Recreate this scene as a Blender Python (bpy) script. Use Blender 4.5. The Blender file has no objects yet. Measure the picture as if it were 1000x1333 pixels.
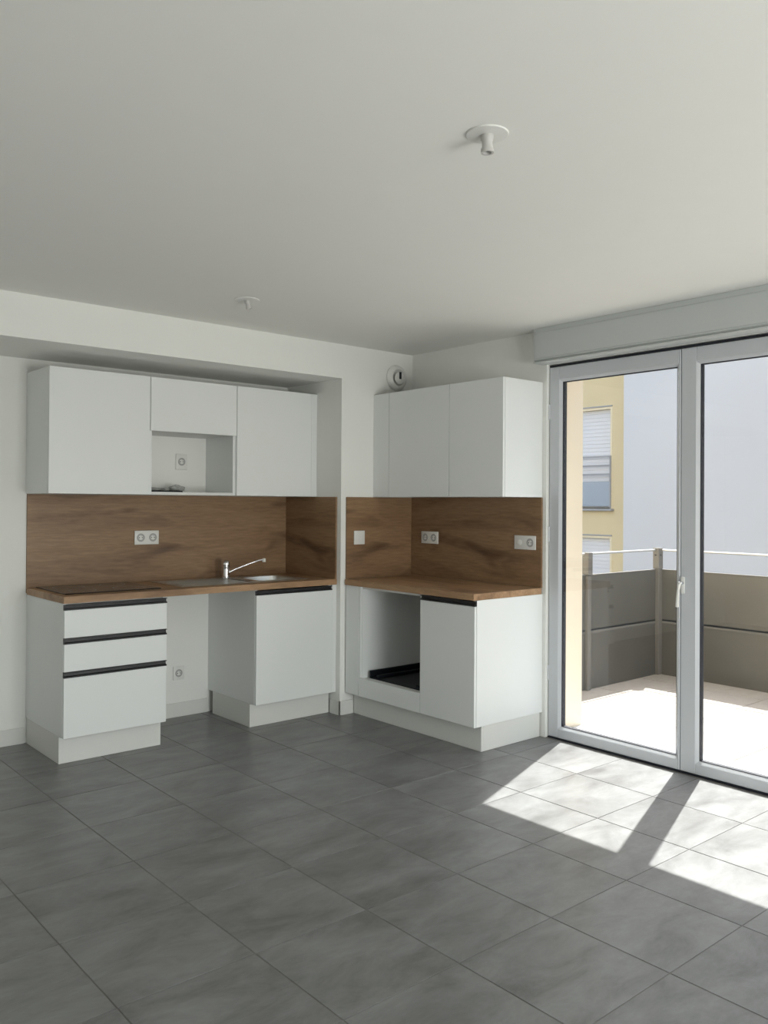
import bpy, bmesh, math, random
from mathutils import Vector, Matrix
random.seed(7)
S = bpy.context.scene
COL = S.collection

# ------------------------------------------------------------------ camera
cam_d = bpy.data.cameras.new('camera'); cam = bpy.data.objects.new('camera', cam_d); COL.objects.link(cam)
R = Vector((0.75966528, -0.65028203, 0.00647627)); U = Vector((-0.00981854, -0.00151143, 0.99995065)); F = Vector((0.65024015, 0.75969138, 0.007533))
m = Matrix((R, U, -F)).transposed().to_4x4(); m.translation = Vector((0, 0, 1.4249)); cam.matrix_world = m
cam_d.sensor_fit = 'HORIZONTAL'; cam_d.sensor_width = 36; cam_d.lens = 36 * 1106.16 / 1000
cam_d.shift_y = -(666.5 - 647.218) / 1000; cam_d.clip_start = .05
S.camera = cam

# ------------------------------------------------------------------ sky, sun, added fill lamp, exposure
S.view_settings.view_transform = 'Standard'; S.view_settings.look = 'None'
S.view_settings.gamma = 1; S.view_settings.use_curve_mapping = False
S.view_settings.exposure = 1.46
SUN_TO = Vector((.64, .233, 1)).normalized()          # direction towards the sun
w = bpy.data.worlds.new('sky'); S.world = w; w.use_nodes = True
nt = w.node_tree; nt.nodes.clear()
sky = nt.nodes.new('ShaderNodeTexSky'); sky.sky_type = 'NISHITA'; sky.sun_disc = False
sky.sun_elevation = math.asin(SUN_TO.z); sky.sun_rotation = math.atan2(SUN_TO.x, SUN_TO.y); sky.air_density = 1.0; sky.dust_density = 2.0
hs = nt.nodes.new('ShaderNodeHueSaturation'); hs.inputs['Saturation'].default_value = .55
bg = nt.nodes.new('ShaderNodeBackground'); bg.inputs['Strength'].default_value = 0.19
out = nt.nodes.new('ShaderNodeOutputWorld')
nt.links.new(sky.outputs[0], hs.inputs['Color']); nt.links.new(hs.outputs[0], bg.inputs[0]); nt.links.new(bg.outputs[0], out.inputs[0])
sd = bpy.data.lights.new('sun', 'SUN'); sd.energy = 4.9; sd.angle = math.radians(.53); sd.color = (1, .98, .945)
sun = bpy.data.objects.new('sun', sd); COL.objects.link(sun); sun.rotation_euler = SUN_TO.to_track_quat('Z', 'Y').to_euler()
def area(name, loc, direction, sx, sy, power, color):
    d = bpy.data.lights.new(name, 'AREA'); d.shape = 'RECTANGLE'; d.size = sx; d.size_y = sy; d.energy = power; d.color = color
    o = bpy.data.objects.new(name, d); COL.objects.link(o); o.location = loc
    o.rotation_euler = (-Vector(direction)).to_track_quat('Z', 'Y').to_euler(); return o
# added fill lamp behind the camera, stands in for the room's other daylight
area('rear_fill', (1.9, -2.75, 0.9), (0, 1, .45), 2.2, 1.4, 58, (1, .99, .96))

# ------------------------------------------------------------------ materials
def mat(name, color, rough=.5, metal=0, spec=.5, noise=0, nscale=8, bump=0, bscale=200, coord='Object'):
    M = bpy.data.materials.new(name); M.use_nodes = True; t = M.node_tree; b = t.nodes['Principled BSDF']
    b.inputs['Base Color'].default_value = (*color, 1); b.inputs['Roughness'].default_value = rough
    b.inputs['Metallic'].default_value = metal; b.inputs['Specular IOR Level'].default_value = spec
    tc = t.nodes.new('ShaderNodeTexCoord')
    n = t.nodes.new('ShaderNodeTexNoise'); n.inputs['Scale'].default_value = nscale; n.inputs['Detail'].default_value = 5
    t.links.new(tc.outputs[coord], n.inputs['Vector'])
    r = t.nodes.new('ShaderNodeValToRGB')
    r.color_ramp.elements[0].position = .3; r.color_ramp.elements[1].position = .7
    k = max(noise, .004)
    r.color_ramp.elements[0].color = (*[c * (1 - k) for c in color], 1); r.color_ramp.elements[1].color = (*[min(1, c * (1 + k)) for c in color], 1)
    t.links.new(n.outputs['Fac'], r.inputs[0]); t.links.new(r.outputs[0], b.inputs['Base Color'])
    if bump:
        n2 = t.nodes.new('ShaderNodeTexNoise'); n2.inputs['Scale'].default_value = bscale; n2.inputs['Detail'].default_value = 3
        t.links.new(tc.outputs[coord], n2.inputs['Vector'])
        bp = t.nodes.new('ShaderNodeBump'); bp.inputs['Strength'].default_value = bump; bp.inputs['Distance'].default_value = .001
        t.links.new(n2.outputs['Fac'], bp.inputs['Height']); t.links.new(bp.outputs[0], b.inputs['Normal'])
    return M
def wood(name, axis, gain=1.0):
    """light oak laminate, grain along the given axis"""
    M = bpy.data.materials.new(name); M.use_nodes = True; t = M.node_tree; b = t.nodes['Principled BSDF']
    b.inputs['Roughness'].default_value = .45
    tc = t.nodes.new('ShaderNodeTexCoord'); mp = t.nodes.new('ShaderNodeMapping')
    sc = [1.0, 1.0, 1.0]; sc[axis] = .13; mp.inputs['Scale'].default_value = sc
    t.links.new(tc.outputs['Object'], mp.inputs['Vector'])
    def noise(scale, det, dist, rough=.6):
        n = t.nodes.new('ShaderNodeTexNoise'); n.inputs['Scale'].default_value = scale; n.inputs['Detail'].default_value = det
        n.inputs['Distortion'].default_value = dist; n.inputs['Roughness'].default_value = rough
        t.links.new(mp.outputs[0], n.inputs['Vector']); return n
    a = noise(7, 5, .8); f = noise(70, 4, .1); 
    r1 = t.nodes.new('ShaderNodeValToRGB'); e = r1.color_ramp.elements
    e[0].position = .25; e[0].color = (.150, .090, .048, 1); e[1].position = .75; e[1].color = (.330, .215, .125, 1)
    k = e.new(.42); k.color = (.25, .148, .078, 1); k = e.new(.55); k.color = (.30, .185, .10, 1)
    t.links.new(a.outputs['Fac'], r1.inputs[0])
    r2 = t.nodes.new('ShaderNodeValToRGB'); e = r2.color_ramp.elements
    e[0].position = .3; e[0].color = (.80, .78, .76, 1); e[1].position = .65; e[1].color = (1.06, 1.06, 1.06, 1)
    t.links.new(f.outputs['Fac'], r2.inputs[0])
    mx = t.nodes.new('ShaderNodeMix'); mx.data_type = 'RGBA'; mx.blend_type = 'MULTIPLY'; mx.inputs['Factor'].default_value = 1
    t.links.new(r1.outputs[0], mx.inputs['A']); t.links.new(r2.outputs[0], mx.inputs['B'])
    # knots and dark streaks
    mp2 = t.nodes.new('ShaderNodeMapping'); s2 = [1, 1, 1]; s2[axis] = .28; mp2.inputs['Scale'].default_value = s2
    t.links.new(tc.outputs['Object'], mp2.inputs['Vector'])
    n3 = t.nodes.new('ShaderNodeTexNoise'); n3.inputs['Scale'].default_value = 6.5; n3.inputs['Detail'].default_value = 2; n3.inputs['Distortion'].default_value = .6
    t.links.new(mp2.outputs[0], n3.inputs['Vector'])
    r3 = t.nodes.new('ShaderNodeValToRGB'); e = r3.color_ramp.elements
    e[0].position = .25; e[0].color = (.33, .26, .22, 1); e[1].position = .42; e[1].color = (1, 1, 1, 1)
    t.links.new(n3.outputs['Fac'], r3.inputs[0])
    m2 = t.nodes.new('ShaderNodeMix'); m2.data_type = 'RGBA'; m2.blend_type = 'MULTIPLY'; m2.inputs['Factor'].default_value = .8
    t.links.new(mx.outputs['Result'], m2.inputs['A']); t.links.new(r3.outputs[0], m2.inputs['B'])
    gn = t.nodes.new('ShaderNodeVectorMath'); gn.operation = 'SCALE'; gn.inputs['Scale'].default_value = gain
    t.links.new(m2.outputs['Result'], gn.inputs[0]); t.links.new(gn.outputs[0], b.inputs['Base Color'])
    return M
def tile_mat(name, dark, light, rough, stretch=(.5, 1.0, 1), scale=6.5, var=.04):
    M = bpy.data.materials.new(name); M.use_nodes = True; t = M.node_tree; b = t.nodes['Principled BSDF']
    tc = t.nodes.new('ShaderNodeTexCoord'); oi = t.nodes.new('ShaderNodeObjectInfo')
    sc = t.nodes.new('ShaderNodeVectorMath'); sc.operation = 'SCALE'; sc.inputs[0].default_value = (37, 53, 11)
    t.links.new(oi.outputs['Random'], sc.inputs['Scale'])
    ad = t.nodes.new('ShaderNodeVectorMath'); ad.operation = 'ADD'
    t.links.new(tc.outputs['Object'], ad.inputs[0]); t.links.new(sc.outputs[0], ad.inputs[1])
    mp = t.nodes.new('ShaderNodeMapping'); mp.inputs['Scale'].default_value = stretch; t.links.new(ad.outputs[0], mp.inputs[0])
    n = t.nodes.new('ShaderNodeTexNoise'); n.inputs['Scale'].default_value = scale; n.inputs['Detail'].default_value = 9; n.inputs['Roughness'].default_value = .7; n.inputs['Distortion'].default_value = .35
    t.links.new(mp.outputs[0], n.inputs['Vector'])
    r = t.nodes.new('ShaderNodeValToRGB'); e = r.color_ramp.elements
    e[0].position = .33; e[0].color = (*dark, 1); e[1].position = .68; e[1].color = (*light, 1)
    t.links.new(n.outputs['Fac'], r.inputs[0]); 
    mr = t.nodes.new('ShaderNodeMapRange'); mr.inputs['To Min'].default_value = 1 - var / 2; mr.inputs['To Max'].default_value = 1 + var / 2
    t.links.new(oi.outputs['Random'], mr.inputs['Value'])
    vm = t.nodes.new('ShaderNodeVectorMath'); vm.operation = 'SCALE'; t.links.new(r.outputs[0], vm.inputs[0]); t.links.new(mr.outputs[0], vm.inputs['Scale'])
    t.links.new(vm.outputs[0], b.inputs['Base Color'])
    rr = t.nodes.new('ShaderNodeMapRange'); rr.inputs['To Min'].default_value = rough - .06; rr.inputs['To Max'].default_value = rough + .1
    t.links.new(n.outputs['Fac'], rr.inputs['Value']); t.links.new(rr.outputs[0], b.inputs['Roughness'])
    bp = t.nodes.new('ShaderNodeBump'); bp.inputs['Strength'].default_value = .15; bp.inputs['Distance'].default_value = .001
    t.links.new(n.outputs['Fac'], bp.inputs['Height']); t.links.new(bp.outputs[0], b.inputs['Normal'])
    return M
def glass_mat(name, tint=(.975, .985, .98)):
    M = bpy.data.materials.new(name); M.use_nodes = True; t = M.node_tree; t.nodes.clear()
    tr = t.nodes.new('ShaderNodeBsdfTransparent'); tr.inputs[0].default_value = (*tint, 1)
    gl = t.nodes.new('ShaderNodeBsdfGlossy'); gl.inputs['Roughness'].default_value = .01
    lw = t.nodes.new('ShaderNodeLayerWeight'); lw.inputs['Blend'].default_value = .5
    pw = t.nodes.new('ShaderNodeMath'); pw.operation = 'POWER'; pw.inputs[1].default_value = 5; t.links.new(lw.outputs['Facing'], pw.inputs[0])
    fr = t.nodes.new('ShaderNodeMath'); fr.operation = 'MULTIPLY_ADD'; fr.inputs[1].default_value = .96; fr.inputs[2].default_value = .04; t.links.new(pw.outputs[0], fr.inputs[0])
    mx = t.nodes.new('ShaderNodeMixShader'); o = t.nodes.new('ShaderNodeOutputMaterial')
    t.links.new(fr.outputs[0], mx.inputs[0]); t.links.new(tr.outputs[0], mx.inputs[1]); t.links.new(gl.outputs[0], mx.inputs[2]); t.links.new(mx.outputs[0], o.inputs[0])
    return M
M_WALL = mat('wall_paint', (.87, .875, .84), .9, bump=.25, bscale=120)
M_CEIL = mat('ceiling_paint', (.89, .89, .855), .95, bump=.2, bscale=90)
M_CAB = mat('white_melamine', (.82, .84, .83), .42)
M_EDGE = mat('white_carcass', (.74, .74, .72), .5)
M_PLINTH = mat('white_plinth', (.74, .745, .71), .5)
M_BLACK = mat('black_handle', (.012, .012, .013), .4)
M_WX = wood('oak_laminate_x', 0); M_WY = wood('oak_laminate_y', 1); M_TX = wood('oak_worktop_lit_x', 0, 1.4); M_TY = wood('oak_worktop_lit_y', 1, 1.4)  # worktop copies brightened: light on the upward faces put into the colour
M_TILE = tile_mat('grey_floor_tile', (.128, .126, .124), (.252, .255, .255), .33)
M_GROUT = mat('grey_grout', (.205, .195, .185), .9, noise=.1)
M_TTILE = tile_mat('terrace_tile', (.37, .34, .305), (.44, .405, .365), .8, (1, 1, 1), 20, .06)
M_TGROUT = mat('terrace_grout', (.13, .11, .09), .9)
M_PVC = mat('white_pvc', (.60, .62, .65), .3)
M_BOX = mat('shutter_box_pvc', (.58, .605, .60), .45)
M_GASKET = mat('black_gasket', (.01, .012, .02), .6)
M_GLASS = glass_mat('window_glass')
M_RENDER = mat('cream_render', (.80, .69, .53), .95, bump=.4, bscale=150)
M_STEEL = mat('brushed_steel', (.62, .62, .60), .28, 1)
M_CHROME = mat('chrome', (.8, .8, .82), .08, 1)
M_HOB = mat('black_hob_glass', (.012, .012, .014), .12)
M_HOBMARK = mat('hob_zone_print', (.12, .12, .12), .3)
M_PLUG = mat('white_plastic', (.80, .80, .77), .3)
M_HOLD = mat('grey_white_lamp_holder', (.55, .54, .52), .35)
M_PLUGIN = mat('socket_recess', (.42, .42, .41), .4)
M_DARK = mat('dark_metal', (.02, .024, .03), .38, .6)
M_GREYB = mat('grey_plastic_bag', (.42, .42, .41), .5, noise=.3, nscale=60)
M_ALU = mat('anodised_aluminium', (.135, .132, .12), .42, .4, noise=.08, nscale=3)
M_ALUP = mat('aluminium_post', (.15, .145, .135), .6, .0, .25)
M_RAIL = mat('pale_steel_rail', (.7, .7, .7), .3, .7)
M_YEL = mat('yellow_render', (.70, .585, .36), .95, noise=.03, nscale=2)
M_WFAC = mat('pale_facade', (.63, .64, .665), .9, noise=.03, nscale=.4)
M_CREAM = mat('cream_trim', (.80, .70, .50), .9)
M_SHUT = mat('pale_shutter', (.74, .74, .76), .7)
M_GUARD = mat('bluish_guard_glass', (.33, .38, .45), .15)
M_BAR = mat('grey_guard_bar', (.32, .32, .33), .5)
M_GROUND = mat('street_asphalt', (.22, .21, .20), .95, noise=.1)

# ------------------------------------------------------------------ mesh helpers (world coordinates)
def nb(): return bmesh.new()
def bx(bm, x0, x1, y0, y1, z0, z1, bev=0, seg=1):
    x0, x1 = sorted((x0, x1)); y0, y1 = sorted((y0, y1)); z0, z1 = sorted((z0, z1))
    v = [bm.verts.new(p) for p in ((x0, y0, z0), (x1, y0, z0), (x1, y1, z0), (x0, y1, z0), (x0, y0, z1), (x1, y0, z1), (x1, y1, z1), (x0, y1, z1))]
    fs = [bm.faces.new([v[i] for i in q]) for q in ((3, 2, 1, 0), (4, 5, 6, 7), (0, 1, 5, 4), (1, 2, 6, 5), (2, 3, 7, 6), (3, 0, 4, 7))]
    if bev:
        es = list({e for f in fs for e in f.edges})
        bmesh.ops.bevel(bm, geom=es, offset=bev, segments=seg, profile=.5, affect='EDGES')
    return bm
def box(x0, x1, y0, y1, z0, z1, bev=0, seg=1): return bx(nb(), x0, x1, y0, y1, z0, z1, bev, seg)
def frame_for(axis):
    a = Vector(axis).normalized(); h = Vector((0, 0, 1)) if abs(a.z) < .9 else Vector((1, 0, 0))
    u = a.cross(h).normalized(); return a, u, a.cross(u)
def lathe(bm, base, axis, prof, n=32):
    """prof: list of (distance along axis, radius)"""
    a, u, v = frame_for(axis); base = Vector(base); rings = []
    for d, r in prof:
        if r < 1e-6: rings.append([bm.verts.new(base + a * d)])
        else: rings.append([bm.verts.new(base + a * d + (u * math.cos(2 * math.pi * k / n) + v * math.sin(2 * math.pi * k / n)) * r) for k in range(n)])
    for A, B in zip(rings, rings[1:]):
        for k in range(n):
            q = [A[k % len(A)], A[(k + 1) % len(A)], B[(k + 1) % len(B)], B[k % len(B)]]
            q = list(dict.fromkeys(q))
            if len(q) > 2:
                try: bm.faces.new(q)
                except ValueError: pass
    for Rg in (rings[0], rings[-1]):
        if len(Rg) > 2: bm.faces.new(Rg)
    bmesh.ops.recalc_face_normals(bm, faces=bm.faces[:]); return bm
def tube(bm, pts, r, n=12):
    pts = [Vector(p) for p in pts]; rad = r if isinstance(r, (list, tuple)) else [r] * len(pts); rings = []
    t0 = (pts[1] - pts[0]).normalized(); _, u, _v = frame_for(t0)
    for i, p in enumerate(pts):
        t = (pts[min(i + 1, len(pts) - 1)] - pts[max(i - 1, 0)]).normalized()
        u = (u - t * u.dot(t)).normalized(); v = t.cross(u)
        rings.append([bm.verts.new(p + (u * math.cos(2 * math.pi * k / n) + v * math.sin(2 * math.pi * k / n)) * rad[i]) for k in range(n)])
    for A, B in zip(rings, rings[1:]):
        for k in range(n): bm.faces.new((A[k], A[(k + 1) % n], B[(k + 1) % n], B[k]))
    bm.faces.new(rings[0]); bm.faces.new(rings[-1])
    bmesh.ops.recalc_face_normals(bm, faces=bm.faces[:]); return bm
def prism(bm, poly, axis, a0, a1):
    """poly: 2D points in the two other axes (cyclic order x,y,z without axis)"""
    def P(p, a):
        q = list(p); q.insert(axis, a); return q
    A = [bm.verts.new(P(p, a0)) for p in poly]; B = [bm.verts.new(P(p, a1)) for p in poly]; n = len(poly)
    for k in range(n): bm.faces.new((A[k], A[(k + 1) % n], B[(k + 1) % n], B[k]))
    bm.faces.new(A); bm.faces.new(B); bmesh.ops.recalc_face_normals(bm, faces=bm.faces[:]); return bm
def wloc(o):
    l = Vector((0, 0, 0))
    while o: l += o.location; o = o.parent
    return l
def obj(name, bm, material, parent=None, origin=None, smooth=False, label=None):
    o_w = wloc(parent) if origin is None else Vector(origin)
    bmesh.ops.translate(bm, verts=bm.verts[:], vec=-o_w)
    if smooth:
        for f in bm.faces: f.smooth = True
    me = bpy.data.meshes.new(name); bm.to_mesh(me); bm.free(); me.materials.append(material)
    if smooth:
        try: me.set_sharp_from_angle(angle=math.radians(40))
        except Exception: pass
    o = bpy.data.objects.new(name, me); COL.objects.link(o)
    if parent: o.parent = parent; o.location = o_w - wloc(parent)
    else: o.location = o_w
    if label: o['label'] = label
    return o
def tag(o, label, cat, group=None, kind=None):
    o['label'] = label; o['category'] = cat
    if group: o['group'] = group
    if kind: o['kind'] = kind
    return o
def thing(name, label, cat, loc, group=None, kind=None):
    o = bpy.data.objects.new(name, None); COL.objects.link(o); o.location = loc; o.empty_display_size = .1
    return tag(o, label, cat, group, kind)
def struct(name, bm, material, label, cat): return tag(obj(name, bm, material, origin=(0, 0, 0)), label, cat, kind='structure')

# ------------------------------------------------------------------ key dimensions (metres, floor at z=0)
ZC = 2.497; ZBEAM = 2.2676; YW = 4.5362; YB = 5.1861; XR = 4.1465; XF = 3.5014
XL = -1.55; YREAR = -2.4; XO = 4.535
ZWT, ZWB, ZB = .9136, .8755, .1507
DY0, DY1 = 1.53, 3.3134                              # patio door opening
ZDT = 2.284

# ------------------------------------------------------------------ the room
g = box(XL - .1, XR + .1, YREAR - .1, YB + .1, -.2, -.0022)
floor = struct('floor', g, M_GROUT, 'grey square ceramic tile floor of the kitchen living room', 'floor')
PX, PY, GX, GY, J = .4535, .4525, 1.905, 1.4025, .0019
def tile_mesh(name, w_, d_, h, material, ch=.0012):
    b = nb(); bx(b, -w_ / 2, w_ / 2, -d_ / 2, d_ / 2, -h, 0)
    top = [e for e in b.edges if all(v.co.z > -1e-6 for v in e.verts)]
    bmesh.ops.bevel(b, geom=top, offset=ch, segments=1, affect='EDGES')
    me = bpy.data.meshes.new(name); b.to_mesh(me); b.free(); me.materials.append(material); return me
def lay_tiles(parent, x0, x1, y0, y1, gx, gy, px, py, j, h, z, material, skip=None):
    cache = {}
    i0 = math.floor((x0 - gx) / px); i1 = math.ceil((x1 - gx) / px); j0 = math.floor((y0 - gy) / py); j1 = math.ceil((y1 - gy) / py)
    for i in range(i0, i1):
        for k in range(j0, j1):
            a, b_ = max(x0, gx + i * px + j), min(x1, gx + (i + 1) * px - j)
            c, d = max(y0, gy + k * py + j * .65), min(y1, gy + (k + 1) * py - j * .65)
            for (a, b_, c, d) in (skip(a, b_, c, d) if skip else [(a, b_, c, d)]):
                if b_ - a < .012 or d - c < .012: continue
                key = (round(b_ - a, 4), round(d - c, 4))
                if key not in cache: cache[key] = tile_mesh('tile', key[0], key[1], h, material)
                o = bpy.data.objects.new('tile', cache[key]); COL.objects.link(o); o.parent = parent
                o.location = ((a + b_) / 2, (c + d) / 2, z + random.uniform(-.0002, .0002))
def clip_nook(a, b_, c, d):                                  # floor ends at the wall on the right, runs into the recess on the left
    if d > YW and a >= XF: return [(a, b_, c, YW - .001)]
    if d > YW and a < XF < b_: return [(a, XF - .001, c, d), (XF - .001, b_, c, YW - .001)]
    return [(a, b_, c, d)]
lay_tiles(floor, XL, XR, YREAR, YB, GX, GY, PX, PY, J, .0018, 0, M_TILE, clip_nook)

struct('ceiling', box(XL - .1, XO, YREAR - .1, YB + .1, ZC, ZC + .2), M_CEIL, 'plain white painted ceiling over the kitchen', 'ceiling')
struct('wall_left', box(XL - .1, XL, YREAR - .1, YB + .1, 0, ZC), M_WALL, 'white painted left wall outside the picture', 'wall')
b = box(XL, XR + .1, YREAR - .1, YREAR, 2.25, ZC); bx(b, XL, -.55, YREAR - .1, YREAR, 0, 2.25); bx(b, 2.95, XR + .1, YREAR - .1, YREAR, 0, 2.25)
struct('wall_rear', b, M_WALL, 'white painted wall with an opening for the added window, behind the viewer', 'wall')
t = thing('added_window_1', 'added unseen wide white framed window behind the viewer, for the fill lamp', 'window', (1.2, YREAR - .05, 0), kind='structure')  # unseen window added as an opening for the fill lamp
b = box(-.55, 2.95, YREAR - .08, YREAR - .02, 0, .08)
bx(b, -.55, 2.95, YREAR - .08, YREAR - .02, 2.17, 2.25)
for x in (-.55, 1.16, 2.87): bx(b, x, x + .08, YREAR - .08, YREAR - .02, .08, 2.17)
obj('window_frame', b, M_PVC, t)
for x in (-.47, 1.24): obj('pane', box(x, x + 1.63, YREAR - .055, YREAR - .045, .08, 2.17), M_GLASS, t)
# recess behind the left kitchen run
struct('wall_recess', box(XL, XF + .02, YB, YB + .1, 0, ZBEAM), M_WALL, 'white back wall of the recess behind the left kitchen run', 'wall')
# beam and pier share one painted face
b = nb(); poly = [(XL, ZBEAM), (XF, ZBEAM), (XF, 0), (XR + .1, 0), (XR + .1, ZC), (XL, ZC)]
A = [b.verts.new((x, YW, z)) for x, z in poly]; B = [b.verts.new((x, YB + .1, z)) for x, z in poly]
b.faces.new(A); b.faces.new(list(reversed(B)))
for k in range(6): b.faces.new((A[k], B[k], B[(k + 1) % 6], A[(k + 1) % 6]))
bmesh.ops.recalc_face_normals(b, faces=b.faces[:])
struct('wall_back', b, M_WALL, 'white wall with dropped beam across the top and pier between the two kitchen runs', 'wall')
WY0, WY1 = -2.1, .95                                  # added unseen window behind the viewer's right shoulder, lets in extra light
# window wall: painted inner skin, cream rendered outer skin
def wall_holes(x0, x1):
    b = box(x0, x1, DY1, YB + .1, 0, ZC); bx(b, x0, x1, DY0, DY1, ZDT, ZC); bx(b, x0, x1, WY1, DY0, 0, ZC)
    bx(b, x0, x1, WY0, WY1, ZDT, ZC); bx(b, x0, x1, YREAR - .1, WY0, 0, ZC); return b
struct('wall_right', wall_holes(XR, 4.24), M_WALL, 'white painted window wall beside the right kitchen run', 'wall')
b = nb(); bx(b, 4.24, XO, DY1 + .016, 9, -3, 6); bx(b, 4.24, XO, DY0 - .012, DY1 + .016, 2.39, 6); bx(b, 4.24, XO, WY1, DY0 - .012, -3, 6); bx(b, 4.24, XO, DY0 - .012, DY1 + .016, -3, -.03)
bx(b, 4.24, XO, WY0, WY1, ZDT, 6); bx(b, 4.24, XO, WY0, WY1, -3, -.03); bx(b, 4.24, XO, -6, WY0, -3, 6)
struct('wall_outside', b, M_RENDER, 'cream rendered outer wall whose sunny reveal shows left in the patio door', 'wall')
t = thing('added_window_2', 'added unseen tall white framed terrace window for extra light, to the right behind the viewer', 'window', (4.2, -.57, 0), kind='structure')
b = nb(); bx(b, 4.17, 4.23, WY0, WY1, 0, .08); bx(b, 4.17, 4.23, WY0, WY1, 2.19, ZDT)
for y in (WY0, -.62, WY1 - .09): bx(b, 4.17, 4.23, y, y + .09, .08, 2.19)
obj('window_frame', b, M_PVC, t)
for y0, y1 in ((WY0 + .09, -.62), (-.53, WY1 - .09)): obj('pane', box(4.195, 4.199, y0, y1, .08, 2.19), M_GLASS, t)
# baseboards
BH = .095
struct('baseboard_back', box(XL, 1.655, YB - .009, YB, 0, BH, .0015), M_PLINTH, 'white baseboard along the recess wall left of the drawers', 'baseboard')
struct('baseboard_recess', box(2.268, 2.862, YB - .009, YB, 0, BH, .0015), M_PLINTH, 'white baseboard in the appliance gap under the worktop', 'baseboard')
b = box(XF - .009, XF, YW - .009, YW + .1, 0, BH, .0015); bx(b, XF - .009, 3.612, YW - .009, YW, 0, BH, .0015)
struct('baseboard_pier', b, M_PLINTH, 'white baseboard wrapping the foot of the pier between the kitchen runs', 'baseboard')
struct('baseboard_right', box(XR - .009, XR, WY1 + .01, DY0 - .03, 0, BH, .0015), M_PLINTH, 'white baseboard on the window wall outside the picture', 'baseboard')

# ------------------------------------------------------------------ patio door
WX = 4.169
d = thing('door_1', 'white double glazed patio door with two leaves opening to the sunny terrace', 'door', (WX, 2.42, 0), kind='structure')
def rect_frame(b, x0, x1, y0, y1, z0, z1, wl, wr, wt, wb, bev=.003):
    """y0<y1 ; wl = width at y1 side, wr = width at y0 side; mitre-free stiles and rails"""
    bx(b, x0, x1, y0, y0 + wr, z0, z1, bev); bx(b, x0, x1, y1 - wl, y1, z0, z1, bev)
    bx(b, x0, x1, y0 + wr, y1 - wl, z1 - wt, z1, bev); bx(b, x0, x1, y0 + wr, y1 - wl, z0, z0 + wb, bev)
b = nb(); rect_frame(b, WX + .012, 4.24, DY0, DY1, .0, ZDT - .004, .035, .035, .04, .02, .002)
obj('outer_frame', b, M_PVC, d)
obj('threshold_seal', box(WX - .004, WX + .03, DY0 + .004, DY1 - .004, .001, .007), M_GASKET, d)
obj('head_seal', box(WX + .002, WX + .03, DY0 + .004, DY1 - .004, ZDT - .016, ZDT - .005), M_GASKET, d)
# leaf on the left (y 2.425 .. 3.309) and leaf on the right with the overlapping meeting stile
for (y0, y1, wl, wr) in ((2.4275, 3.309, .075, .012), (1.55, 2.4235, .088, .075)):
    z0, z1 = .010, ZDT - .018
    b = nb(); rect_frame(b, WX, WX + .055, y0, y1, z0, z1, wl, wr, .078, .055)
    s = obj('sash', b, M_PVC, d)
    gy0, gy1, gz0, gz1 = y0 + wr, y1 - wl, z0 + .055, z1 - .078
    b = nb()                                                  # bevelled glazing bead round the pane
    e = .014
    for (pa, pb) in (((gy0, gz0), (gy1, gz0)), ((gy1, gz0), (gy1, gz1)), ((gy1, gz1), (gy0, gz1)), ((gy0, gz1), (gy0, gz0))):
        cy, cz = (gy0 + gy1) / 2, (gz0 + gz1) / 2
        def ins(p): return (p[0] + (e if p[0] < cy else -e), p[1] + (e if p[1] < cz else -e))
        A_, B_, C_, D_ = pa, pb, ins(pb), ins(pa)
        o1 = [b.verts.new((WX + .002, *A_)), b.verts.new((WX + .002, *B_)), b.verts.new((WX + .014, *C_)), b.verts.new((WX + .014, *D_))]
        o2 = [b.verts.new((WX + .026, *A_)), b.verts.new((WX + .026, *B_)), b.verts.new((WX + .026, *C_)), b.verts.new((WX + .026, *D_))]
        b.faces.new(o1); b.faces.new(o2[::-1])
        for k in range(4): b.faces.new((o1[k], o2[k], o2[(k + 1) % 4], o1[(k + 1) % 4]))
    bmesh.ops.recalc_face_normals(b, faces=b.faces[:])
    obj('glazing_bead', b, M_PVC, s)
    b = nb(); rect_frame(b, WX + .016, WX + .03, gy0 + e, gy1 - e, gz0 + e, gz1 - e, .004, .004, .004, .004, 0)
    obj('rubber_gasket', b, M_GASKET, s)
    obj('pane', box(WX + .020, WX + .024, gy0 + .006, gy1 - .006, gz0 + .006, gz1 - .006), M_GLASS, s)
    b = nb(); rect_frame(b, WX + .040, WX + .0545, gy0 - .001, gy1 + .001, gz0 - .001, gz1 + .001, .016, .016, .016, .016, 0)
    obj('spacer_bar', b, M_GASKET, s)
# lever handle on the meeting stile
h = obj('handle', box(WX - .010, WX, 2.397, 2.419, .955, 1.045, .004, 2), M_PLUG, d, smooth=True, label='small white lever handle turned down')
b = nb(); lathe(b, (WX - .008, 2.408, 1.012), (-1, 0, 0), [(0, .010), (.030, .010), (.034, .007)], 16)
obj('spindle_neck', b, M_CHROME, h, smooth=True)
b = nb(); tube(b, [(WX - .036, 2.406, 1.014), (WX - .042, 2.409, 1.0), (WX - .042, 2.414, .97), (WX - .040, 2.419, .92), (WX - .038, 2.421, .885)], [.009, .009, .0075, .0075, .009], 12)
obj('lever', b, M_PLUG, h, smooth=True)
b = nb()
for z in (.35, 1.2, 1.95): lathe(b, (WX + .002, 3.3105, z), (0, 0, 1), [(0, .007), (.09, .007)], 12)
obj('hinge', b, M_PVC, d, smooth=True)

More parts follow.
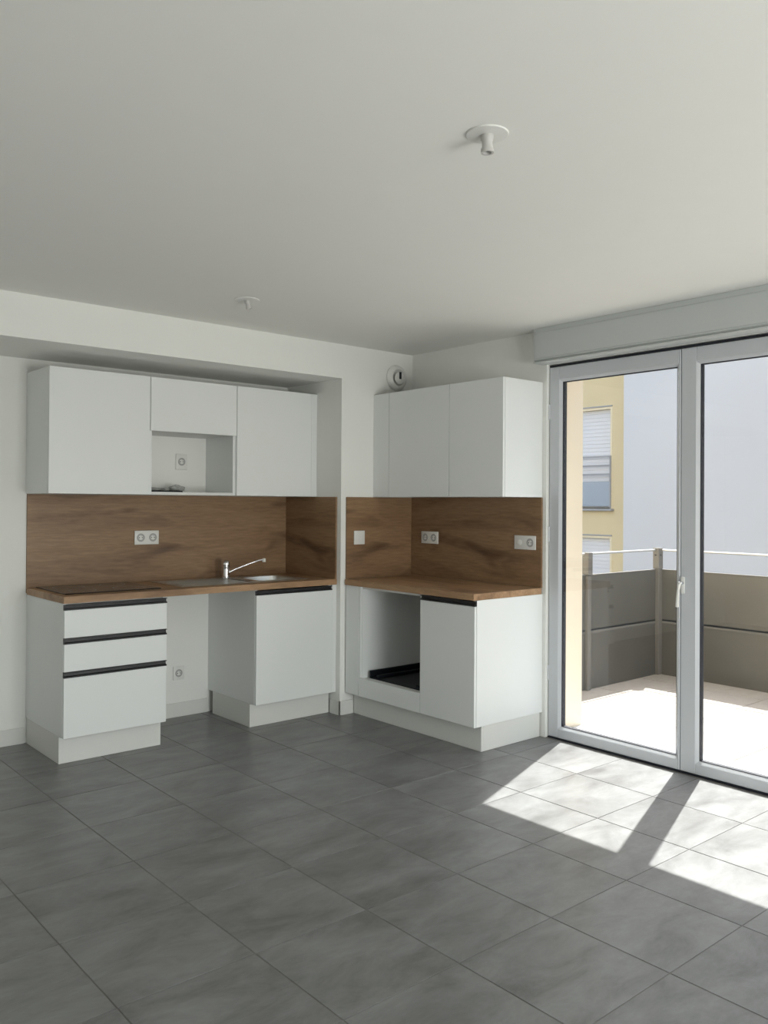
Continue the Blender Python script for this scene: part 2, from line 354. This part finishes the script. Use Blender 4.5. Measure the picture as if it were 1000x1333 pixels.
# roller shutter box over the door
t = thing('roller_shutter_box', 'long white roller shutter box over the patio door under the ceiling', 'shutter box', (4.1, 2.4, 2.284))
BXX = 4.062
prof = [(XR - .001, ZC - .001), (BXX, ZC - .001), (BXX, 2.305), (BXX + .012, 2.292), (XR - .001, 2.292)]
b = nb(); A = [b.verts.new((x, 1.40, z)) for x, z in prof]; B = [b.verts.new((x, 3.345, z)) for x, z in prof]
b.faces.new(A); b.faces.new(B[::-1])
for k in range(5): b.faces.new((A[k], A[(k + 1) % 5], B[(k + 1) % 5], B[k]))
bmesh.ops.recalc_face_normals(b, faces=b.faces[:]); obj('casing', b, M_BOX, t)
obj('inspection_panel', box(BXX - .004, BXX, 1.405, 3.33, 2.312, ZC - .030, .002), M_BOX, t)
obj('bottom_lip', box(BXX - .010, XR - .001, 1.40, 3.345, 2.284, 2.2915, .002), M_BOX, t)

# ------------------------------------------------------------------ kitchen builders
G = .0015
def handle_y(parent, x0, x1, yf, ztop, zbot, mat_=M_BLACK):          # profile along X, front at yf (faces -y)
    b = nb()
    poly = [(yf - .003, ztop), (yf + .017, ztop), (yf + .017, zbot), (yf - .003, zbot), (yf - .003, zbot + .007), (yf + .009, zbot + .010), (yf + .011, ztop - .006), (yf - .003, ztop - .004)]
    prism(b, poly, 0, x0, x1); return obj('handle', b, mat_, parent, label='black recessed grip profile')
def handle_x(parent, y0, y1, xf, ztop, zbot):                        # front at xf (faces -x)
    b = nb()
    poly = [(xf - .003, ztop), (xf + .017, ztop), (xf + .017, zbot), (xf - .003, zbot), (xf - .003, zbot + .007), (xf + .009, zbot + .010), (xf + .011, ztop - .006), (xf - .003, ztop - .004)]
    prism(b, poly, 1, y0, y1); return obj('handle', b, M_BLACK, parent, label='black recessed grip profile')
PT = .018
def carcass(t, x0, x1, y0, y1, z0, z1, top=True, bottom=True, back='y', M=M_CAB):
    """side panels perpendicular to x when the unit faces -y ('y'), perpendicular to y when it faces -x ('x')"""
    if back == 'y':
        obj('side_panel', box(x0, x0 + PT, y0, y1, z0, z1, .0006), M, t); obj('side_panel', box(x1 - PT, x1, y0, y1, z0, z1, .0006), M, t)
        a, c = x0 + PT, x1 - PT
        if bottom: obj('bottom_panel', box(a, c, y0, y1, z0, z0 + PT), M_EDGE, t)
        if top: obj('top_panel', box(a, c, y0, y1, z1 - PT, z1), M_EDGE, t)
    else:
        obj('side_panel', box(x0, x1, y0, y0 + PT, z0, z1, .0006), M, t); obj('side_panel', box(x0, x1, y1 - PT, y1, z0, z1, .0006), M, t)
        a, c = y0 + PT, y1 - PT
        if bottom: obj('bottom_panel', box(x0, x1, a, c, z0, z0 + PT), M_EDGE, t)
        if top: obj('top_panel', box(x0, x1, a, c, z1 - PT, z1), M_EDGE, t)
FT = .019
YF = 4.5756
# ---- drawer unit
x0, x1 = 1.6648, 2.2618
t = thing('drawer_cabinet', 'white base cabinet with three drawers under the hob, left end', 'cabinet', ((x0 + x1) / 2, YB - .3, ZB))
carcass(t, x0, x1, YF + .018, YB - .001, ZB, ZWB - .001, top=False)
obj('back_panel', box(x0 + PT, x1 - PT, YB - .02, YB - .012, ZB + PT, ZWB - .002), M_EDGE, t)
obj('top_rail', box(x0 + PT, x1 - PT, YF + .03, YF + .12, ZWB - PT, ZWB - .001), M_EDGE, t)
for i, (zt, zh, zl) in enumerate(((.8690, .8395, .690), (.6885, .6570, .508), (.5065, .4755, .1507))):
    f = obj('drawer', box(x0 + G, x1 - G, YF - FT + .019, YF + .017, zl, zh - .0005, .0012), M_CAB, t)
    handle_y(f, x0 + G, x1 - G, YF, zt, zh)
# ---- sink unit
x0, x1 = 2.867, 3.4633
t = thing('sink_cabinet', 'white base cabinet with one door under the sink bowl', 'cabinet', ((x0 + x1) / 2, YB - .3, ZB))
carcass(t, x0, x1, YF + .018, YB - .001, ZB, ZWB - .001, top=False)
dd = obj('door', box(x0 + G, x1 - G, YF, YF + .017, ZB, .8405, .0012), M_CAB, t)
handle_y(dd, x0 + G, x1 - G, YF, .8695, .8415)
obj('filler_strip', box(x1 + .0015, XF - .001, YF + .004, YF + .022, ZB, ZWB - .001, .001), M_CAB, t)
# ---- plinths (left run)
YP = 4.6451
def plinth(name, pieces, label):
    t = thing(name, label, 'plinth', (pieces[0][0], pieces[0][2], 0))
    for q in pieces: obj('plinth_board', box(*q, .0008), M_PLINTH, t)
    return t
plinth('plinth', [(1.6668, 2.2600, YP, YP + .016, .001, ZB - .002), (1.6668, 1.6828, YP + .0165, YB - .012, .001, ZB - .002), (2.244, 2.26, YP + .0165, YB - .012, .001, ZB - .002)], 'white plinth boards under the three drawer cabinet')
plinth('plinth', [(2.8671, 3.4905, YP, YP + .016, .001, ZB - .002), (2.8671, 2.8831, YP + .0165, 5.118, .001, ZB - .002)], 'white plinth boards under the sink cabinet')
# ---- worktop left
t = thing('worktop', 'long light oak worktop with hob and sink in the recess', 'worktop', (2.58, 4.9, ZWB))
b = nb(); YT = 4.5872 - .012
x0, x1 = 1.6620, XF - .0015
HX = (1.725, 2.245, 4.695, 5.12); SX = (2.425, 3.325, 4.70, 5.08)      # cut-outs
bx(b, x0, x1, YT, 4.69, ZWB, ZWT, .0015); bx(b, x0, x1, 5.125, YB - .0135, ZWB, ZWT)
bx(b, x0, HX[0], 4.69, 5.125, ZWB, ZWT); bx(b, HX[1], SX[0], 4.69, 5.125, ZWB, ZWT); bx(b, SX[1], x1 , 4.69, 5.125, ZWB, ZWT)
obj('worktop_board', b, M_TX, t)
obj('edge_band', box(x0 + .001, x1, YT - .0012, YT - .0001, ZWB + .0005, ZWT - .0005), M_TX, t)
# ---- backsplashes
SZ = 1.4699
tag(obj('backsplash', box(1.6600, XF - .0135, YB - .013, YB - .0005, ZWT - .03, SZ - .002, .0008), M_WX, origin=(2.58, YB, ZWT)), 'wide oak backsplash panel behind the hob and sink', 'backsplash')
tag(obj('backsplash', box(XF - .013, XF - .0005, 4.5775, YB - .0005, ZWT + .0005, SZ - .002, .0008), M_WY, origin=(XF, 4.9, ZWT)), 'narrow oak backsplash panel on the side of the recess, right of the sink', 'backsplash')
tag(obj('backsplash', box(3.543, XR - .0135, YW - .013, YW - .0005, ZWT + .0005, SZ - .002, .0008), M_WX, origin=(3.85, YW, ZWT)), 'small oak backsplash panel on the pier wall with the light switch', 'backsplash')
tag(obj('backsplash', box(XR - .013, XR - .0005, 3.339, YW - .0005, ZWT + .0005, SZ - .002, .0008), M_WY, origin=(XR, 3.9, ZWT)), 'oak backsplash panel on the window wall with two double sockets', 'backsplash')

# ---- hob
t = thing('hob', 'black glass hob set in the worktop above the drawers', 'hob', (1.985, 4.91, ZWT))
obj('glass_plate', box(1.705, 2.268, 4.668, 5.15, ZWT + .0005, ZWT + .0065, .002, 2), M_HOB, t)
for (x, y, r) in ((1.85, 4.80, .075), (2.12, 4.79, .09), (1.85, 5.02, .09), (2.12, 5.03, .075)):
    b = nb(); n = 36; z = ZWT + .0068
    a_ = [b.verts.new((x + r * math.cos(k * 2 * math.pi / n), y + r * math.sin(k * 2 * math.pi / n), z)) for k in range(n)]
    c_ = [b.verts.new((x + (r - .002) * math.cos(k * 2 * math.pi / n), y + (r - .002) * math.sin(k * 2 * math.pi / n), z)) for k in range(n)]
    for k in range(n): b.faces.new((a_[k], a_[(k + 1) % n], c_[(k + 1) % n], c_[k]))
    obj('cooking_zone', b, M_HOBMARK, t)
# ---- sink
t = thing('sink', 'stainless steel inset sink with drainer left and bowl right', 'sink', (2.875, 4.89, ZWT))
sx0, sx1, sy0, sy1 = 2.405, 3.345, 4.675, 5.105
bw = (2.99, 3.30, 4.72, 5.02)
b = nb(); z = ZWT + .0005; zt = ZWT + .004
def ring_of_boxes(b, X0, X1, Y0, Y1, x0, x1, y0, y1, z0, z1):
    bx(b, X0, X1, Y0, y0, z0, z1, .0015); bx(b, X0, X1, y1, Y1, z0, z1, .0015); bx(b, X0, x0, y0, y1, z0, z1, .0015); bx(b, x1, X1, y0, y1, z0, z1, .0015)
ring_of_boxes(b, sx0, sx1, sy0, sy1, 2.44, bw[1], bw[2], bw[3], z, zt)
bx(b, 2.93, bw[0], bw[2], bw[3], z, zt, .0015)
obj('rim', b, M_STEEL, t)
b = nb(); bx(b, 2.44, 2.93, bw[2], bw[3], z - .006, z - .002)
for k in range(9):
    y = 4.75 + k * .03; bx(b, 2.47, 2.90, y, y + .012, z - .002, z + .0015, .001)
obj('drainer', b, M_STEEL, t)
b = nb(); n = 28; cx, cy = (bw[0] + bw[1]) / 2, (bw[2] + bw[3]) / 2; hx, hy = (bw[1] - bw[0]) / 2, (bw[3] - bw[2]) / 2
def sup(f, zz, e_=.35): 
    o = []
    for k in range(n):
        a = 2 * math.pi * k / n; c, s_ = math.cos(a), math.sin(a)
        o.append(b.verts.new((cx + hx * f * math.copysign(abs(c) ** e_, c), cy + hy * f * math.copysign(abs(s_) ** e_, s_), zz)))
    return o
rs = [sup(1.03, zt, .28), sup(1.0, zt - .001, .3), sup(.97, zt - .03), sup(.93, zt - .14), sup(.80, zt - .165), sup(.12, zt - .17, 1)]
for A_, B_ in zip(rs, rs[1:]):
    for k in range(n): b.faces.new((A_[k], A_[(k + 1) % n], B_[(k + 1) % n], B_[k]))
b.faces.new(rs[-1]); bmesh.ops.recalc_face_normals(b, faces=b.faces[:])
for f in b.faces: f.normal_flip()
obj('bowl', b, M_STEEL, t, smooth=True)
b = nb(); lathe(b, (cx, cy, zt - .169), (0, 0, 1), [(0, .0), (.001, .032), (.004, .030), (.003, .015), (.006, .0)], 24); obj('drain', b, M_CHROME, t, smooth=True)
# ---- tap
fx, fy = 2.925, 5.055
t = thing('kitchen_tap', 'chrome mixer tap with long rising spout behind the sink', 'tap', (fx, fy, zt))
b = nb(); lathe(b, (fx, fy, zt), (0, 0, 1), [(0, .030), (.006, .030), (.010, .025), (.060, .023), (.064, .027), (.085, .028)], 24); obj('body', b, M_CHROME, t, smooth=True)
b = nb(); lathe(b, (fx, fy, zt + .0855), (0, 0, 1), [(0, .028), (.012, .029), (.024, .025), (.033, .014), (.035, 0)], 24)
lv = obj('lever', b, M_CHROME, t, smooth=True)
b = nb(); tube(b, [(fx, fy, zt + .108), (fx - .006, fy + .022, zt + .118), (fx - .01, fy + .06, zt + .122)], [.006, .005, .004], 10); obj('lever_grip', b, M_CHROME, lv, smooth=True)
b = nb(); tx, ty = 3.155, 4.955
tube(b, [(fx + .015, fy - .006, zt + .035), (fx + .06, fy - .027, zt + .058), (fx + .14, fy - .06, zt + .090), (tx - .02, ty + .01, zt + .116), (tx, ty, zt + .118), (tx + .006, ty - .003, zt + .110)], [.009, .007, .0065, .0065, .007, .008], 12)
obj('spout', b, M_CHROME, t, smooth=True)
b = nb(); lathe(b, (tx + .006, ty - .003, zt + .128), (0, 0, -1), [(0, .008), (.003, .0125), (.024, .0125), (.026, .010), (.026, 0)], 16); obj('aerator', b, M_PLUG, t, smooth=True, label='tip of the spout with its glare painted white')  # white plastic stands in for the glare on the tip

# ---- left wall units
UY = 4.8083; UZB, UZT, UZ2 = 1.4699, 2.1827, 1.8573
def wall_unit(x0, x1, label, z_open=None, name='wall_cabinet'):
    t = thing(name, label, 'cabinet', ((x0 + x1) / 2, 5.0, UZB), 'white wall cabinets over the hob and sink')
    carcass(t, x0, x1, UY + .018, YB - .001, UZB, UZT, top=True)
    if z_open is None:
        obj('door', box(x0 + G, x1 - G, UY, UY + .017, UZB, UZT, .0012), M_CAB, t)
        obj('back_panel', box(x0 + PT, x1 - PT, YB - .02, YB - .014, UZB + PT, UZT - PT), M_EDGE, t)
    else:
        obj('flap_door', box(x0 + G, x1 - G, UY, UY + .017, z_open, UZT, .0012), M_CAB, t)
        obj('shelf', box(x0 + PT, x1 - PT, UY + .018, YB - .001, z_open, z_open + PT), M_EDGE, t)
    return t
wall_unit(1.6546, 2.2575, 'tall white wall cabinet with one door above the hob')
wall_unit(2.2583, 2.8560, 'white wall cabinet with short flap door over an open microwave niche', UZ2)
t = wall_unit(2.8566, 3.4496, 'white wall cabinet with one door above the sink bowl')
obj('filler_strip', box(3.451, XF - .001, UY + .004, UY + .022, UZB, UZT, .001), M_CAB, t)

# ---- right base units
RX = 3.5409
RY0, RY1, RY2 = 3.3363, 3.791, 4.388
t = thing('base_cabinet', 'white narrow base cabinet with black grip beside the patio door', 'cabinet', (3.85, 3.56, ZB))
carcass(t, RX + .018, XR - .001, RY0, RY1 - .0005, ZB, ZWB - .001, top=False, back='x')
obj('back_panel', box(XR - .02, XR - .012, RY0 + PT, RY1 - PT, ZB + PT, ZWB - .002), M_EDGE, t)
dd = obj('door', box(RX, RX + .017, RY0 + G, RY1 - G, ZB, .8405, .0012), M_CAB, t)
handle_x(dd, RY0 - .001, RY1 - G, RX, .8700, .8415)
t = thing('oven_cabinet', 'white base cabinet with an empty oven opening', 'cabinet', (3.85, 4.09, ZB))
carcass(t, RX + .018, XR - .001, RY1 + .0005, RY2, ZB, ZWB - .001, top=False, back='x')
obj('back_panel', box(XR - .02, XR - .012, RY1 + PT, RY2 - PT, ZB + PT, ZWB - .002), M_EDGE, t)
obj('oven_shelf', box(RX + .018, XR - .021, RY1 + PT + .0005, RY2 - PT - .0005, .252, .268), M_EDGE, t)
obj('bottom_front', box(RX, RX + .017, RY1 + G, RY2 - G, ZB, .270, .0012), M_CAB, t)
obj('top_rail', box(RX + .019, RX + .10, RY1 + PT + .0005, RY2 - PT - .0005, ZWB - .016, ZWB - .002), M_EDGE, t)
obj('edge_strip', box(RX + .001, RX + .0175, RY2 - PT + .001, RY2, .2715, ZWB - .001, .001), M_CAB, t)
obj('filler_strip', box(RX, RX + .018, RY2 + .0015, YW - .0105, ZB, ZWB - .001, .001), M_CAB, t)
plinth('plinth', [(3.6138, 3.6298, 3.3484, YW - .0105, .001, ZB - .002), (3.6303, XR - .010, 3.3484, 3.3644, .001, ZB - .002)], 'white plinth boards under the oven cabinet and the narrow base cabinet')
t = thing('worktop', 'short light oak worktop on the right kitchen run', 'worktop', (3.84, 3.93, ZWB))
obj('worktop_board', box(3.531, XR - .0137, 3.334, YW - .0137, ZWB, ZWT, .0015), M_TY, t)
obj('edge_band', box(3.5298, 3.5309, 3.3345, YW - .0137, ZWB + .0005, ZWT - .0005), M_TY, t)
# ---- tray in the oven opening
t = thing('oven_tray', 'dark metal tray lying in the empty oven opening', 'tray', (3.84, 4.08, .268))
tx0, tx1, ty0, ty1 = 3.60, 4.06, 3.835, 4.345
obj('tray_base', box(tx0, tx1, ty0, ty1, .2685, .274, .001), M_DARK, t)
b = nb(); bx(b, tx0, tx1, ty1 - .014, ty1, .2745, .318, .003); bx(b, tx0, tx1, ty0, ty0 + .014, .2745, .318, .003); bx(b, tx1 - .014, tx1, ty0 + .015, ty1 - .015, .2745, .30, .003)
obj('tray_rim', b, M_DARK, t)
obj('runner', box(tx0 + .02, tx1 - .02, ty1 - .075, ty1 - .045, .2745, .292, .003), M_DARK, t)
obj('runner', box(tx0 + .02, tx1 - .02, ty0 + .045, ty0 + .075, .2745, .292, .003), M_DARK, t)

# ---- right wall units
UX = 3.7814; RZT = 2.1783; UD = 3.7926; UF = 4.372
def r_unit(y0, y1, label):
    t = thing('wall_cabinet', label, 'cabinet', (3.96, (y0 + y1) / 2, UZB), 'white wall cabinets on the window wall')
    carcass(t, UX + .018, XR - .001, y0, y1, UZB, RZT, back='x')
    obj('door', box(UX, UX + .017, y0 + G, y1 - G, UZB, RZT, .0012), M_CAB, t)
    obj('back_panel', box(XR - .02, XR - .014, y0 + PT, y1 - PT, UZB + PT, RZT - PT), M_EDGE, t)
    return t
r_unit(3.3427, UD - .0004, 'white wall cabinet nearest the patio door, side catching the daylight')
t = r_unit(UD + .0004, UF - .0005, 'white wall cabinet in the corner under the round air vent')
obj('filler_strip', box(UX + .001, UX + .018, UF + .001, YW - .001, UZB, RZT, .001), M_CAB, t)

# ------------------------------------------------------------------ sockets and switch
def plate(name, label, cat, c, face, w_, h_, kinds, group=None):
    """c = centre on the wall surface; face 'y' faces -y, 'x' faces -x"""
    t = thing(name, label, cat, c, group)
    def bb(u0, u1, z0, z1, d0, d1, bev=0):
        if face == 'y': return box(c[0] + u0, c[0] + u1, c[1] - d1, c[1] - d0, c[2] + z0, c[2] + z1, bev, 2)
        return box(c[0] - d1, c[0] - d0, c[1] - u1, c[1] - u0, c[2] + z0, c[2] + z1, bev, 2)
    obj('cover_plate', bb(-w_ / 2, w_ / 2, -h_ / 2, h_ / 2, .0003, .009, .003), M_PLUG, t, smooth=True)
    ax = (0, -1, 0) if face == 'y' else (-1, 0, 0)
    n = len(kinds)
    for i, kd in enumerate(kinds):
        u = (i - (n - 1) / 2) * w_ / n
        p = Vector(c) + (Vector((u, 0, 0)) if face == 'y' else Vector((0, -u, 0))) + Vector(ax) * .0088
        r = min(w_ / n, h_) * .27
        if kd == 'socket':
            b = nb(); lathe(b, p, ax, [(0, r * .4), (.0004, r * .95), (.0022, r), (.0025, r * 1.12), (0, r * 1.2)], 24)
            s = obj('socket_insert', b, M_PLUGIN, t, smooth=True)
            b = nb()
            for du, dz in ((-.0095, 0), (.0095, 0)):
                q = p + (Vector((du, 0, dz)) if face == 'y' else Vector((0, -du, dz)))
                lathe(b, q, ax, [(0, .0032), (.0012, .0032)], 10)
            obj('contact_hole', b, M_GASKET, s)
            b = nb(); lathe(b, p + Vector((0, 0, .010)), ax, [(0, .0025), (.008, .0025), (.009, .001)], 10); obj('earth_pin', b, M_CHROME, s, smooth=True)
        elif kd == 'switch':
            obj('rocker', bb(u - w_ / n * .34, u + w_ / n * .34, -h_ * .34, h_ * .34, .0093, .0125, .0015), M_PLUG, t, smooth=True)
        else:
            b = nb(); lathe(b, p, ax, [(0, r * .9), (.002, r * .9), (.003, r * .8), (.003, 0)], 24); s = obj('outlet_cap', b, M_PLUG, t, smooth=True)
    return t
plate('double_socket', 'white double power socket on the oak panel above the hob', 'socket', (2.407, YB - .0135, 1.196), 'y', .166, .090, ['socket', 'socket'])
plate('power_socket', 'white single power socket inside the open microwave niche', 'socket', (2.655, YB - .0002, 1.695), 'y', .082, .105, ['socket'])
plate('power_socket', 'white single power socket low in the appliance gap', 'socket', (2.647, YB - .0002, .29), 'y', .080, .090, ['socket'])
plate('light_switch', 'white square light switch on the small oak panel by the pier', 'switch', (3.647, YW - .0135, 1.192), 'y', .092, .094, ['switch'])
plate('double_socket', 'white double power socket on the oak panel near the inner corner', 'socket', (XR - .0135, 4.326, 1.189), 'x', .168, .085, ['socket', 'socket'])
plate('double_socket', 'white double power socket on the oak panel beside the patio door', 'socket', (XR - .0135, 3.4635, 1.187), 'x', .170, .087, ['cap', 'socket'])

# ---- round air vent
vx, vz = 3.987, 2.318
t = thing('air_vent', 'round white extraction vent on the wall in the ceiling corner', 'air vent', (vx, YW, vz))
b = nb(); lathe(b, (vx, YW - .0003, vz), (0, -1, 0), [(0, .088), (.008, .092), (.016, .088), (.034, .070), (.036, .060), (.030, .054), (.012, .050), (.010, .0)], 40); obj('vent_ring', b, M_PLUG, t, smooth=True)
b = nb(); lathe(b, (vx, YW - .026, vz - .004), (0, -1, 0), [(0, .030), (.010, .044), (.016, .044), (.021, .036), (.021, 0)], 32); obj('vent_cap', b, M_PLUG, t, smooth=True)
obj('vent_slot', box(vx - .011, vx + .011, YW - .0495, YW - .0475, vz - .012, vz + .038, .001), M_DARK, t, label='dark slot in the vent cap')

# ---- small things left in the niche
t = thing('small_parts_bag', 'small dark flat bracket with crumpled grey bag on the niche floor', 'bag', (2.46, 5.06, UZB + PT))
obj('bracket', box(2.30, 2.60, 5.05, 5.10, UZB + PT + .0005, UZB + PT + .012, .003), M_DARK, t)
b = nb(); bmesh.ops.create_icosphere(b, subdivisions=4, radius=1)
for v in b.verts:
    n_ = v.co.copy(); k = 1 + .22 * math.sin(5 * n_.x + 3 * n_.y) * math.cos(4 * n_.z + 2 * n_.x) + .1 * math.sin(11 * n_.y + 7 * n_.x)
    v.co = Vector((2.565 + n_.x * .048 * k, 5.065 + n_.y * .03 * k, UZB + PT + .0125 + (max(n_.z, -.45) + .45) * .022 * k))
obj('bag', b, M_GREYB, t, smooth=True)
b = nb(); bmesh.ops.create_icosphere(b, subdivisions=4, radius=1)
for v in b.verts:
    n_ = v.co.copy(); k = 1 + .2 * math.sin(6 * n_.x + 1 + 3 * n_.y) * math.cos(5 * n_.z)
    v.co = Vector((2.40 + n_.x * .085 * k, 5.075 + n_.y * .025 * k, UZB + PT + .0125 + (max(n_.z, -.5) + .5) * .012 * k))
obj('bag', b, M_GREYB, t, smooth=True)

# ---- ceiling lamp outlets
def dcl(x, y, label, r, tilt, L, rs):
    t = thing('ceiling_light_outlet', label, 'light fitting', (x, y, ZC), 'bare ceiling lamp outlets')
    b = nb(); lathe(b, (x, y, ZC - .0002), (0, 0, -1), [(0, r), (.002, r), (.004, r * .97), (.006, r * .6), (.006, 0)], 48); obj('cover_disc', b, M_PLUG, t, smooth=True)
    ax = Vector((tilt[0], tilt[1], -1)).normalized(); p = Vector((x, y, ZC - .006))
    b = nb(); lathe(b, p, ax, [(0, rs * 1.25), (.012, rs * 1.2), (.016, rs), (L * .75, rs), (L * .76, rs * 1.22), (L, rs * 1.22), (L * 1.0, rs * .8), (L * .8, rs * .7), (L * .8, 0)], 28)
    s = obj('lamp_holder', b, M_HOLD, t, smooth=True)
    b = nb(); lathe(b, p + ax * (L * .8), ax, [(0, rs * .6), (.002, rs * .6), (.002, 0)], 16); obj('contact', b, M_DARK, s)
    return t
dcl(1.815, 1.672, 'round white ceiling disc with hanging lamp socket, nearer one over the middle of the room', .062, (.02, -.01), .050, .0155)
dcl(2.357, 3.877, 'round white ceiling disc with small lamp socket, farther one in front of the kitchen', .066, (.25, -.1), .044, .012)

# ------------------------------------------------------------------ terrace
TZ = -.002
tf = struct('terrace_floor', box(XO, 6.62, -3, 4.05, -.22, TZ - .008), M_TGROUT, 'pale beige tiled terrace floor in full sun', 'floor')
lay_tiles(tf, XO + .001, 6.60, -3, 4.03, 5.01, 2.935, .59, .59, .004, .0075, TZ, M_TTILE)
struct('trim_1', box(4.2405, XO + .02, DY0 - .011, DY1 + .015, -.03, .012, .002), M_PVC, 'pale sill outside the patio door', 'sill')
RXF, RYL = 6.463, 3.961
def rail_run(name, label, axis, fixed, a0, a1, posts, seam, hz_fix=0):
    t = thing(name, label, 'railing', ((a0 + a1) / 2, fixed, 0) if axis == 0 else (fixed, (a0 + a1) / 2, 0), 'aluminium railings of the terrace')
    s = 1                                                # panel thickness goes outwards
    def BB(u0, u1, d0, d1, z0, z1, bev=0):
        if axis == 0: return box(u0, u1, fixed + d0, fixed + d1, z0, z1, bev)
        return box(fixed + d0, fixed + d1, u0, u1, z0, z1, bev)
    cuts = sorted([a0, a1] + [p for p in posts if a0 < p < a1])
    for p0, p1 in zip(cuts, cuts[1:]):
        obj('panel', BB(p0 + .001, p1 - .001, .0, .012, TZ + .001, .450, .001), M_ALU, t)
        obj('panel', BB(p0 + .001, p1 - .001, .0, .012, .464, .878, .001), M_ALU, t)
        b = BB(p0, p1, -.006, -.0005, .432, .449); obj('seam_profile', b, M_ALUP, t)
        obj('seam_shadow_gap', BB(p0, p1, .0005, .011, .4505, .4635), M_DARK, t)
    obj('top_trim', BB(a0, a1, -.006, .018, .8785, .886, .001), M_ALUP, t)
    b = nb()
    if axis == 0: tube(b, [(a0, fixed + .006, 1.047), (a1, fixed + .006, 1.047)], .009, 12)
    else: tube(b, [(fixed + .006, a0, 1.047), (fixed + .006, a1, 1.047)], .009, 12)
    obj('handrail', b, M_RAIL, t, smooth=True)
    for p in posts:
        q = obj('post', BB(p - .022, p + .022, -.026, -.001, TZ + .001, .880, .002) if a0 < p < a1 else BB(p - .022, p + .022, -.026, -.001, TZ + .001, .880, .002), M_ALUP, t)
        obj('post_bracket', BB(p - .028, p + .028, -.034, .024, .888, 1.058, .002), M_ALUP, q)
    return t
rail_run('terrace_railing', 'grey aluminium railing on the left side of the terrace, meeting the corner post', 0, RYL, XO + .002, RXF - .0495, [5.455], .44)
t = rail_run('terrace_railing', 'grey aluminium railing along the far edge of the terrace', 1, RXF, -3, RYL - .032, [2.30, .6, -1.2], .44)
t = thing('corner_post', 'square grey aluminium corner post of the terrace railing with broad head', 'post', (RXF - .03, RYL - .005, 0))
obj('shaft', box(RXF - .048, RXF + .012, RYL - .0305, RYL + .012, TZ + .001, .888, .003), M_ALUP, t)
obj('post_head', box(RXF - .048, RXF + .020, RYL - .030, RYL + .028, .889, 1.066, .004), M_ALUP, t)
b = nb(); lathe(b, (RXF - .02, RYL - .0302, 1.005), (0, -1, 0), [(0, .008), (.003, .007), (.004, 0)], 12); obj('bolt', b, M_DARK, t, smooth=True)
b = nb(); lathe(b, (RXF - .0482, RYL, 1.005), (-1, 0, 0), [(0, .008), (.003, .007), (.004, 0)], 12); obj('bolt', b, M_DARK, t, smooth=True)

# ------------------------------------------------------------------ buildings across the street
struct('ground', box(6.7, 80, -60, 70, -9.2, -9), M_GROUND, 'grey street level far below the terrace', 'ground')
FX = 15.0
t = thing('yellow_building', 'yellow rendered apartment building across the street with shuttered window', 'building', (FX + 3, 12.5, -9))
wy0, wy1 = 10.275, 11.95
b = nb(); levels = [(-4.1 - 0, -1.96), (-1.36, .778), (1.337, 3.467), (4.35, 6.4)]
bx(b, FX, FX + 6, 9.71, wy0, -9, 9); bx(b, FX, FX + 6, wy1, 18, -9, 9)
zz = -9
for a, c in levels: bx(b, FX, FX + 6, wy0, wy1, zz, a); zz = c
bx(b, FX, FX + 6, wy0, wy1, zz, 9)
bx(b, FX + .35, FX + 5, wy0, wy1, -8.9, 8.9)
obj('wall', b, M_YEL, t)
for a, c in levels:
    b = nb(); e = .045
    bx(b, FX - .004, FX + .12, wy0 , wy0 + e, a, c); bx(b, FX - .004, FX + .12, wy1 - e, wy1, a, c); bx(b, FX - .004, FX + .12, wy0 + e, wy1 - e, c - e, c)
    wf = obj('window', b, M_CREAM, t, label='window with cream surround and pale roller shutter')
    obj('lintel_line', box(FX - .02, FX + .1, wy0 - .0, wy1, c + .001, c + .028), M_BAR, wf)
    n = 26
    b = nb(); H = (c - e - a - .03) / n
    for k in range(n): bx(b, FX + .10, FX + .115 , wy0 + e + .001, wy1 - e - .001, a + .03 + k * H, a + .03 + (k + 1) * H - .006, .003)
    bx(b, FX + .112, FX + .12, wy0 + e + .001, wy1 - e - .001, a + .03, c - e); obj('shutter', b, M_SHUT, wf)
    obj('sill', box(FX - .10, FX + .09, wy0 - .045, wy1 + .045, a - .035, a + .012, .004), M_BAR, wf)
    b = nb()
    for dz in (1.093, .909, .726): bx(b, FX - .03, FX - .005, wy0 + .045, wy1 - .04, a + dz - .015, a + dz + .018)
    bx(b, FX - .03, FX - .005, wy0 + .02, wy0 + .05, a + .03, a + 1.111); bx(b, FX - .03, FX - .005, wy1 - .05, wy1 - .02, a + .03, a + 1.111)
    gr = obj('guard_rail', b, M_BAR, wf)
    obj('guard_panel', box(FX - .024, FX - .010, wy0 + .052, wy1 - .052, a + .063, a + .574), M_GUARD, wf)
obj('cornice', box(FX - .3, FX + 6, 9.71, 18, 9.001, 9.25), M_CREAM, t)
t = thing('white_building', 'tall plain pale blue-white building wall filling most of the patio door view', 'building', (FX + 3, 0, -9))
obj('wall', box(FX - .45, FX + 6, -14, 9.705, -9, 10), M_WFAC, t)
obj('cornice', box(FX - .6, FX + 6, -14, 9.80, 10.001, 10.25), M_CREAM, t)
